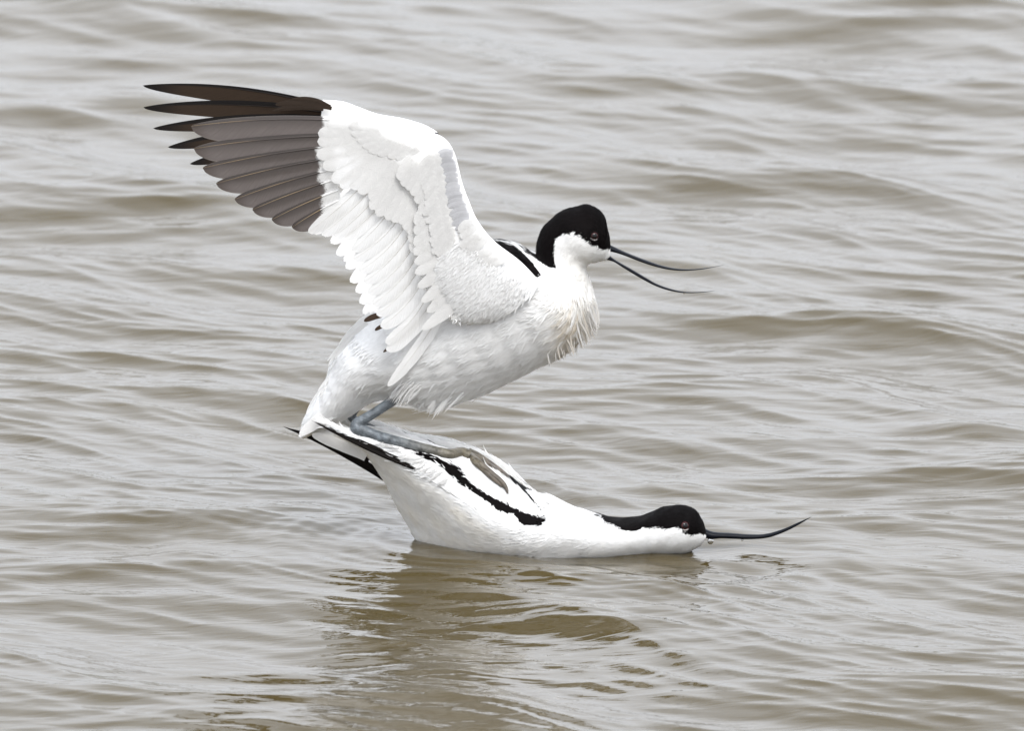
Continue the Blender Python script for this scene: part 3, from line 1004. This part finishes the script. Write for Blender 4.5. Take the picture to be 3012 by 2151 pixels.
build_bill('lower_bill', top, c(4, [(1078, 455), (1112, 488), (1200, 545), (1300, 601), (1400, 661), (1500, 719), (1600, 760), (1700, 785), (1800, 795), (1900, 792), (1995, 781)]),
           c(4, [(1078, 522), (1130, 527), (1200, 570), (1300, 632), (1400, 692), (1500, 742), (1600, 779), (1700, 798), (1800, 803), (1900, 798), (1995, 783)]), 0.0034)
# tail fan
tt_ = c(5, [(262, 915), (285, 905), (330, 895), (300, 850), (310, 800), (330, 760)])
tr_ = c(5, [(800, 560), (820, 520), (840, 500), (760, 420), (720, 360), (690, 320)])
for i in range(6):
    mbf = MB()
    add_feather(mbf, tr_[i], tt_[i], 20, 20, yconst(-.016 + .006 * i), bow=6, tc=0.5, col=WHITE * 0.98, camber=0.001, base=0.85)
    mbf.build('tail_feather', M_FEATH, top)

mbf = MB()
for (a, b) in [((986, 1040), (1050, 965)), ((1003, 1016), (1075, 945)), ((967, 1080), (1030, 1000)), ((966, 1104), (1030, 1030)), ((1012, 990), (1090, 920)), ((948, 1138), (1020, 1060)), ((932, 1168), (1005, 1090)), ((972, 1060), (1040, 985)), ((940, 1150), (1012, 1078))]:
    for k in range(3):
        r_ = np.random.default_rng(int(a[0]) + k)
        add_feather(mbf, np.array(b) + r_.normal(0, 6, 2) + (k * 6, k * 5), np.array(a) + r_.normal(0, 5, 2) + (k * 5, k * 2), 6, 7, yconst(-.006 - .003 * k), bow=r_.normal(4, 2), tc=0.35, pw=1.5, n=18, m=5, col=WHITE)
mbf.build('rump_feathers', M_FEATH, top)

mbf = MB()
for (a, b) in [((1271, 1228), (1330, 1150)), ((1262, 1220), (1315, 1140)), ((1250, 1212), (1300, 1130)), ((1235, 1203), (1290, 1125)), ((1218, 1196), (1275, 1120)), ((1200, 1188), (1260, 1115)), ((1280, 1220), (1345, 1150)),
               ((1295, 1212), (1365, 1145)), ((1310, 1206), (1380, 1140)), ((1180, 1180), (1245, 1110))]:
    for k in range(22):
        r_ = np.random.default_rng(int(a[0]) * 3 + k)
        add_feather(mbf, np.array(b) + r_.normal(0, 7, 2), np.array(a) + r_.normal(0, 5, 2) - (k * 0.5, k * 1.0), 3.0, 3.0, yconst(-.026 + .0015 * k), bow=r_.normal(2, 3), tc=0.25, pw=1.3, n=14, m=3, soft=0.95, col=WHITE)
for (a, b) in [((1152, 1180), (1205, 1125)), ((1163, 1190), (1212, 1130)), ((1175, 1192), (1225, 1135)), ((1188, 1194), (1240, 1140)), ((1140, 1172), (1195, 1120))]:
    for k in range(12):
        r_ = np.random.default_rng(int(a[0]) * 7 + k)
        add_feather(mbf, np.array(b) + r_.normal(0, 7, 2), np.array(a) + r_.normal(0, 5, 2), 2.6, 2.6, yconst(-.040 + .0012 * k), bow=r_.normal(2, 3), tc=0.3, pw=1.4, n=14, m=3, offtip=.006, col=WHITE)
mbf.build('belly_feathers', M_FEATH, top)
mbf = MB()
for (a, b) in [((1757, 968), (1738, 885)), ((1751, 986), (1728, 900)), ((1742, 1000), (1716, 915)), ((1730, 1016), (1702, 930)), ((1715, 1030), (1688, 945)), ((1697, 1046), (1672, 955)), ((1680, 1052), (1655, 965)),
               ((1662, 1060), (1640, 975)), ((1642, 1066), (1625, 985)), ((1615, 1076), (1606, 1000))]:
    for k in range(16):
        r_ = np.random.default_rng(int(a[0]) * 5 + k)
        mixk = np.clip(r_.normal(0.24, 0.18), 0, 0.8) * (1 if 1640 < a[0] < 1745 else 0.5)
        add_feather(mbf, np.array(b) + r_.normal(0, 7, 2), np.array(a) + r_.normal(0, 5, 2) - (k * 0.3, k * 1.2), 2.8, 2.8, yconst(-.030 + .0034 * k), bow=r_.normal(0, 4), tc=0.3, pw=1.4, n=14, m=3, col=WHITE * (1 - mixk) + TAN * mixk)
mbf.build('breast_feathers', M_FEATH, top)

# ---- wings
def fit_sheet(pts):
    a = np.array(pts, float)
    x, y = (a[:, 0] - 1100) / 500, (a[:, 1] - 700) / 500
    A = np.stack([np.ones_like(x), x, y, x * x, x * y, y * y], -1)
    k = np.linalg.lstsq(A, a[:, 2], rcond=None)[0]
    def f(px, py):
        X, Y = (np.asarray(px) - 1100) / 500, (np.asarray(py) - 700) / 500
        return k[0] + k[1] * X + k[2] * Y + k[3] * X * X + k[4] * X * Y + k[5] * Y * Y
    return f
ynear = fit_sheet([(1560, 820, -.045), (1450, 720, -.052), (1350, 930, -.057), (1400, 600, -.066), (1320, 420, -.075), (1150, 380, -.078), (960, 350, -.08),
                   (560, 370, -.082), (700, 560, -.078), (900, 680, -.075), (1010, 700, -.072), (1080, 860, -.066), (1140, 1030, -.059), (1200, 700, -.070),
                   (1140, 1136, -.054), (1250, 850, -.063)])
yfar = fit_sheet([(1560, 820, .045), (1450, 720, .045), (1350, 900, .045), (1290, 400, .060), (1150, 340, .072), (960, 300, .08), (430, 250, .085),
                  (700, 560, .075), (900, 680, .070), (1010, 760, .062), (1060, 900, .052), (1200, 700, .06)])

GREY = np.array((0.160, 0.138, 0.128))
def white_var(seed, k=0.015):
    r = np.random.default_rng(seed)
    return np.clip(WHITE * (1 + r.normal(0, k)), 0, 0.86)

# near wing, underside to the viewer
AS = [((955, 349), (962, 392), .0015), ((1008, 346), (1005, 425), .0028), ((1085, 351), (1075, 462), .0033), ((1146, 371), (1130, 488), .0038),
      ((1223, 382), (1178, 515), .0042), ((1296, 399), (1202, 545), .0046), ((1335, 445), (1222, 590), .0050), ((1360, 537), (1234, 655), .0054),
      ((1379, 589), (1240, 722), .0062), ((1405, 648), (1250, 800), .0074), ((1453, 708), (1290, 880), .0090), ((1530, 768), (1360, 940), .0100), ((1590, 830), (1450, 940), .0080)]
def arm_col(p):
    q = PX(p)
    col = np.empty(p.shape)
    col[:] = WHITE
    return col
mbw = MB()
D_, V_ = [a[0] for a in AS], [a[1] for a in AS]
gA = loft(D_, V_, [a[2] for a in AS], 220, 64, [float(ynear(*d)) for d in D_], [float(ynear(*d)) for d in V_])
add_loft(mbw, gA, arm_col(gA))
def arm_fluff(g, n, seed, Ln, Wd, lift):
    pos, tu, nn, sfr, afr = scatter(g, n, None, seed)
    r = np.random.default_rng(seed)
    tr = g[(sfr * (len(g) - 1)).astype(int)]
    d = norm(tr[:, tr.shape[1] // 2] - tr[:, 0]) + np.array([-0.25, 0, -0.35]) + r.normal(size=(n, 3)) * 0.09
    k = (afr > 0.08) & (afr < 0.92) & (sfr > 0.74)
    add_blades(mbw, pos[k], nn[k], d[k], Ln * r.uniform(0.6, 1.2, k.sum()), Wd, lift, arm_col(pos[k]), r.normal(0, 0.15, k.sum()))
arm_fluff(gA, 16000, 61, 0.0095, 0.0006, 0.012)
wn_ = mbw.build('wing', M_PLUM, top)

def xb(py):
    ys = [343, 392, 417, 448, 485, 531, 559, 600, 645, 690]
    xs = [952, 946, 936, 934, 945, 942, 951, 948, 938, 930]
    return np.interp(py, ys, xs)
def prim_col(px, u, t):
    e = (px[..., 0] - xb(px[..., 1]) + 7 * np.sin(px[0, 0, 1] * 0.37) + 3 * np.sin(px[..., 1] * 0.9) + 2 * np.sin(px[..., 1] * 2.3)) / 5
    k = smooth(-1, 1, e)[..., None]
    g = GREY * (0.60 + 0.55 * smooth(0.15, -0.75, u))[..., None]  # darker towards the leading edge: overlap shadow put into the vane colour
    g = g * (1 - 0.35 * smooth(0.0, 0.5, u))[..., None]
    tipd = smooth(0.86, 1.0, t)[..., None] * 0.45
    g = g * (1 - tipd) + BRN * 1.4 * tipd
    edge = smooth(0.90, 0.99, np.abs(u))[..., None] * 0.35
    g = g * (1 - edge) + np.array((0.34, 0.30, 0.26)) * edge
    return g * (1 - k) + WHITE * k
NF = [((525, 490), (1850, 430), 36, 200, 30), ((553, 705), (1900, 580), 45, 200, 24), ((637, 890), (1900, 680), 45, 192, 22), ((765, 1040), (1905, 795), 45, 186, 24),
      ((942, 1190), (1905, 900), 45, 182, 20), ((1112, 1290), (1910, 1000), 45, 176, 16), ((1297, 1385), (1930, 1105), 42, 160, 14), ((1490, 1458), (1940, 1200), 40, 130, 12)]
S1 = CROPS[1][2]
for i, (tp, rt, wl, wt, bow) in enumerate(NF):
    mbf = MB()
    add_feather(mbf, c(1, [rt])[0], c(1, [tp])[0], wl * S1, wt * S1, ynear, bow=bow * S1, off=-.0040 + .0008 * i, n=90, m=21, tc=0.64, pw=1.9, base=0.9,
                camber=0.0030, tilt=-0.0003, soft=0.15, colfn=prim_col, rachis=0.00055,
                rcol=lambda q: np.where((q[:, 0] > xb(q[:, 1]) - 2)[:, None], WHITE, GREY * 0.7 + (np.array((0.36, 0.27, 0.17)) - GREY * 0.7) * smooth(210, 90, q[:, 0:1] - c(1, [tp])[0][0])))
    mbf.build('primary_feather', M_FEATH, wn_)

# secondaries and tertials, fanned down the trailing edge
st_ = c(2, [(20, 1375), (150, 1400), (270, 1418), (372, 1424), (440, 1552)]) + c(3, [(105, 168), (150, 265), (190, 350), (226, 440), (262, 528), (290, 612), (322, 708), (362, 838), (368, 897), (378, 1182)])
sr_ = [(1085, 500), (1105, 515), (1125, 530), (1140, 550), (1155, 575), (1170, 605), (1182, 635), (1195, 665), (1205, 700), (1215, 730), (1222, 765), (1232, 805), (1245, 850), (1262, 880), (1290, 905)]
sr_ = [(a + 45 - 1.5 * k, b - 28 + k) for k, (a, b) in enumerate(sr_)]
for i in range(len(st_)):
    mbf = MB()
    last = i == len(st_) - 1
    add_feather(mbf, sr_[i], st_[i], 17, 28 if not last else 22, ynear, bow=-10 + 2.0 * (i > 6) - 10 * (4 < i < 13), off=-.0004 + .00045 * i if not last else .006, n=50, m=11,
                tc=0.74 if not last else 0.45, pw=2.1, base=0.55, camber=0.0014, tilt=0.0004, col=white_var(i), rachis=0.0004, rcol=(0.74, 0.72, 0.68), wav=0.02)
    mbf.build('secondary_feather', M_FEATH, wn_)

# rows of white coverts over the flight feather bases, one mesh per row
def covert_row(name, tips, roots, wpx, off0, doff, bow=0, tc=0.7, colf=white_var, camber=0.0009, jit=2.0, lay=0.0006):
    mbf = MB()
    k = 0
    for i in range(len(tips)):
        r = np.random.default_rng(500 + i + int(roots[0][0]))
        a = np.array(tips[i]) + r.normal(0, jit, 2)
        b = np.array(roots[i]) + r.normal(0, jit, 2)
        add_feather(mbf, b, a, wpx, wpx, ynear, bow=bow, off=off0 + doff * i, n=26, m=9, tc=tc, base=0.6, camber=camber, col=colf(i + int(roots[0][0])), rachis=None, wav=0.03, offtip=lay, soft=0.85)
    return mbf.build(name, M_FEATH, wn_)
gpc = [((190, 325), (500, 330)), ((120, 430), (530, 400)), ((108, 520), (560, 440)), ((108, 640), (580, 510)), ((150, 760), (590, 560)), ((240, 890), (620, 610)),
       ((330, 940), (680, 620)), ((425, 962), (740, 640)), ((510, 1008), (790, 650)), ((620, 1080), (850, 660)), ((712, 1122), (930, 670)), ((780, 1060), (960, 690))]
covert_row('underwing_coverts', c(2, [a for a, b in gpc]), c(2, [b for a, b in gpc]), 23, -.0050, .00015, bow=-4)
gsc = [((620, 1165), (900, 640)), ((690, 1225), (950, 700)), ((765, 1250), (1000, 760)), ((835, 1275), (1050, 820)), ((895, 1300), (1095, 890)), ((945, 1345), (1135, 960)), ((985, 1400), (1170, 1030)), ((1000, 1480), (1210, 1120)), ((1010, 1570), (1240, 1200))]
covert_row('underwing_coverts', c(2, [a for a, b in gsc]), c(2, [b for a, b in gsc]), 27, -.0036, .0001, bow=-4, tc=0.6)
mpc = [((400, 345), (700, 380)), ((440, 440), (720, 420)), ((480, 500), (740, 450)), ((540, 560), (800, 480)), ((600, 610), (860, 500)), ((680, 640), (900, 510)),
       ((780, 660), (950, 530)), ((860, 670), (1000, 560)), ((940, 690), (1080, 570))]
covert_row('underwing_coverts', c(2, [a for a, b in mpc]), c(2, [b for a, b in mpc]), 17, -.0060, .00015, tc=0.55)
fold = [((880, 870), (1000, 660)), ((920, 945), (1040, 690)), ((965, 968), (1080, 720)), ((1010, 1025), (1130, 770)), ((1050, 1105), (1170, 830)), ((1082, 1208), (1210, 910)),
        ((1045, 1300), (1235, 1000)), ((1035, 1400), (1260, 1090)), ((1030, 1490), (1290, 1170)), ((1025, 1600), (1320, 1260))]
covert_row('underwing_coverts', c(2, [a for a, b in fold]), c(2, [b for a, b in fold]), 19, -.0074, .0001, bow=-3, lay=0.0010)
fold2 = [((600, 90), (800, -40)), ((590, 190), (860, 20)), ((600, 290), (900, 70)), ((620, 400), (960, 120)), ((650, 500), (1010, 170)), ((690, 600), (1060, 240)), ((650, 738), (1110, 300)), ((770, 450), (1060, 290)), ((720, 520), (1130, 330)), ((820, 590), (1200, 365)), ((890, 650), (1215, 430))]
covert_row('axillary_feathers', c(3, [a for a, b in fold2]), c(3, [b for a, b in fold2]), 21, -.0076, .0001, bow=-8, tc=0.45, lay=0.0022)
r_ = np.random.default_rng(77)
ls = []
for k in range(34):
    t = k / 33
    y = 640 + t * 860
    x = np.interp(y, [640, 900, 1200, 1500], [1190, 1230, 1270, 1330])
    for row in range(2):
        ls.append(((x - 95 + row * 75 + r_.normal(0, 10), y + 120 + r_.normal(0, 14)), (x + 10 + row * 75, y - 25 + r_.normal(0, 10))))
covert_row('underwing_coverts', c(2, [a for a, b in ls]), c(2, [b for a, b in ls]), 13, -.0074, -.00001, tc=0.5, jit=4, lay=0.0007)
GST = lambda i: np.clip(np.array((0.61, 0.61, 0.625)) * (1 + np.random.default_rng(i).normal(0, 0.07)), 0, 0.8)  # grey of the shaded hollow behind the leading edge, put into the feather colour
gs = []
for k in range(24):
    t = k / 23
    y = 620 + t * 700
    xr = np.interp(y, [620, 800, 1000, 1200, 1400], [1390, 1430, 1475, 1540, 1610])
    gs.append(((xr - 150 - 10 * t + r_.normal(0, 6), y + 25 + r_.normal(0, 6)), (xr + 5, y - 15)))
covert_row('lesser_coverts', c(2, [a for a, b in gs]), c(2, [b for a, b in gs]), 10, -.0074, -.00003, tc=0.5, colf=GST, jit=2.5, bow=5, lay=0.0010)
# folded shoulder feathers near the armpit
sh = [((1500, 1530), (1660, 1400)), ((1540, 1580), (1720, 1460)), ((1600, 1640), (1790, 1530)), ((1660, 1700), (1850, 1590)), ((1730, 1730), (1910, 1640)), ((1560, 1500), (1690, 1380)),
      ((1480, 1440), (1640, 1330)), ((1460, 1380), (1620, 1270))]
covert_row('lesser_coverts', c(2, [a for a, b in sh]), c(2, [b for a, b in sh]), 15, -.0108, -.0001, tc=0.6, bow=6, jit=4, lay=0.0022)

# far wing, upper side to the viewer
def far_col(px, u, t):
    k = smooth(0.02, 0.10, u)[..., None]
    g = np.array((0.030, 0.019, 0.012)) * (1 - k) + BLK * k
    tp = smooth(0.75, 0.97, t)[..., None]
    g = g * (1 - tp) + BLK * tp
    wgt = smooth(930, 975, px[..., 0])[..., None]
    return g
FS = [((950, 293), (940, 400), .0020), ((1008, 298), (1000, 420), .0030), ((1054, 314), (1050, 440), .0040), ((1109, 334), (1100, 460), .0050), ((1177, 346), (1150, 480), .0055),
      ((1223, 358), (1180, 500), .0060), ((1263, 374), (1200, 520), .0060), ((1296, 404), (1215, 560), .0060), ((1320, 500), (1225, 640), .0060), ((1370, 620), (1250, 780), .006),
      ((1450, 710), (1330, 880), .006)]
mbw = MB()
D_, V_ = [a[0] for a in FS], [a[1] for a in FS]
gF = loft(D_, V_, [a[2] for a in FS], 160, 48, [float(yfar(*d)) for d in D_], [float(yfar(*d)) for d in V_])
def farm_col(p):
    q = PX(p)
    col = np.empty(p.shape)
    col[:] = WHITE
    col[inpoly(q, c(2, [(1215, 415), (1262, 420), (1290, 450), (1260, 470)]))] = BLACK
    return col
add_loft(mbw, gF, farm_col(gF))
wf_ = mbw.build('wing', M_PLUM, top)
FF = [((65, 100), (1900, 320), 26, 150, 72), ((70, 310), (1880, 370), 45, 135, 52), ((165, 510), (1880, 430), 50, 110, 40), ((305, 690), (1880, 500), 50, 115, 40),
      ((515, 850), (1880, 600), 50, 110, 36), ((722, 965), (1880, 690), 50, 90, 30), ((1000, 1112), (1880, 800), 50, 60, 20)]
for i, (tp, rt, wl, wt, bow) in enumerate(FF):
    mbf = MB()
    add_feather(mbf, c(1, [rt])[0], c(1, [tp])[0], wl * S1, wt * S1, yfar, bow=bow * S1, off=.004 - .0008 * i, n=90, m=21, tc=0.45, pw=1.6, base=0.9, camber=0.001,
                colfn=far_col, rachis=0.0005, rcol=(0.02, 0.015, 0.012))
    mbf.build('primary_feather', M_FEATH, wf_)
# dark alula feathers over the far hand
for a, b, ww in (((1330, 285), (1870, 320), 40), ((1300, 345), (1790, 335), 26), ((1480, 235), (1860, 300), 26)):
    mbf = MB()
    add_feather(mbf, c(1, [b])[0], c(1, [a])[0], ww * S1, ww * S1, yfar, bow=9, off=-.008, tc=0.5, col=BRN * 1.0, camber=0.001)
    mbf.build('alula_feather', M_FEATH, wf_)
ftp = c(2, [(60, 1385), (235, 1480), (290, 1592)]) + c(3, [(30, 185), (45, 242), (80, 352), (125, 432), (155, 520), (182, 602), (200, 625)])
for i, tp in enumerate(ftp):
    mbf = MB()
    rt = (tp[0] + 150 - 4 * i, tp[1] - 190 + 4 * i)
    add_feather(mbf, rt, tp, 16, 26, yfar, bow=-8, off=.004 - .0004 * i, tc=0.75, col=white_var(i + 40), camber=0.0018)
    mbf.build('secondary_feather', M_FEATH, wf_)
DKB = np.array((0.085, 0.055, 0.038))
for (a, b, y, ww, par) in (((400, 600), (190, 664), -.034, 9, wf_), ((400, 690), (278, 738), -.048, 6, wn_), ((430, 880), (345, 912), -.050, 4, wn_)):
    mbf = MB()
    add_feather(mbf, c(3, [a])[0], c(3, [b])[0], ww, ww, yconst(y), bow=4, tc=0.6, col=DKB)
    mbf.build('tertial_feather', M_FEATH, par)

# ------------------------------------------------------------------ drops of water on the bills
def drop(px, py, r, y, label, stretch=1.15):
    mbd = MB()
    cen = P(px, py, y)
    th = np.linspace(0, math.pi, 24)
    ph = np.linspace(0, 2 * math.pi, 32, endpoint=False)
    rad = np.sin(th) * np.where(th < math.pi / 2, 0.55 + 0.45 * np.sin(th), 1.0)
    v = np.stack([rad[:, None] * np.cos(ph)[None], rad[:, None] * np.sin(ph)[None], np.cos(th)[:, None] * stretch * np.ones(32)[None]], -1) * r
    mbd.add(v, gridq(24, 32, True))
    o = mbd.build('water_drop', M_DROP)
    o.location = cen
    o['label'] = label
    o['category'] = 'drop'
    o['group'] = 'water drops on the bills'
x, y = c(7, [(1310, 512)])[0]
drop(x, y, .0024, -.001, 'clear round water drop hanging below the base of the bill held out over the water')
x, y = c(7, [(1560, 505)])[0]
drop(x, y, .0012, -.001, 'tiny flat water drop halfway along the underside of the closed bill over the water', 0.7)
x, y = c(4, [(1740, 801)])[0]
drop(x, y, .0011, -.0005, 'tiny water drop under the lower half of the gaping bill', 0.7)
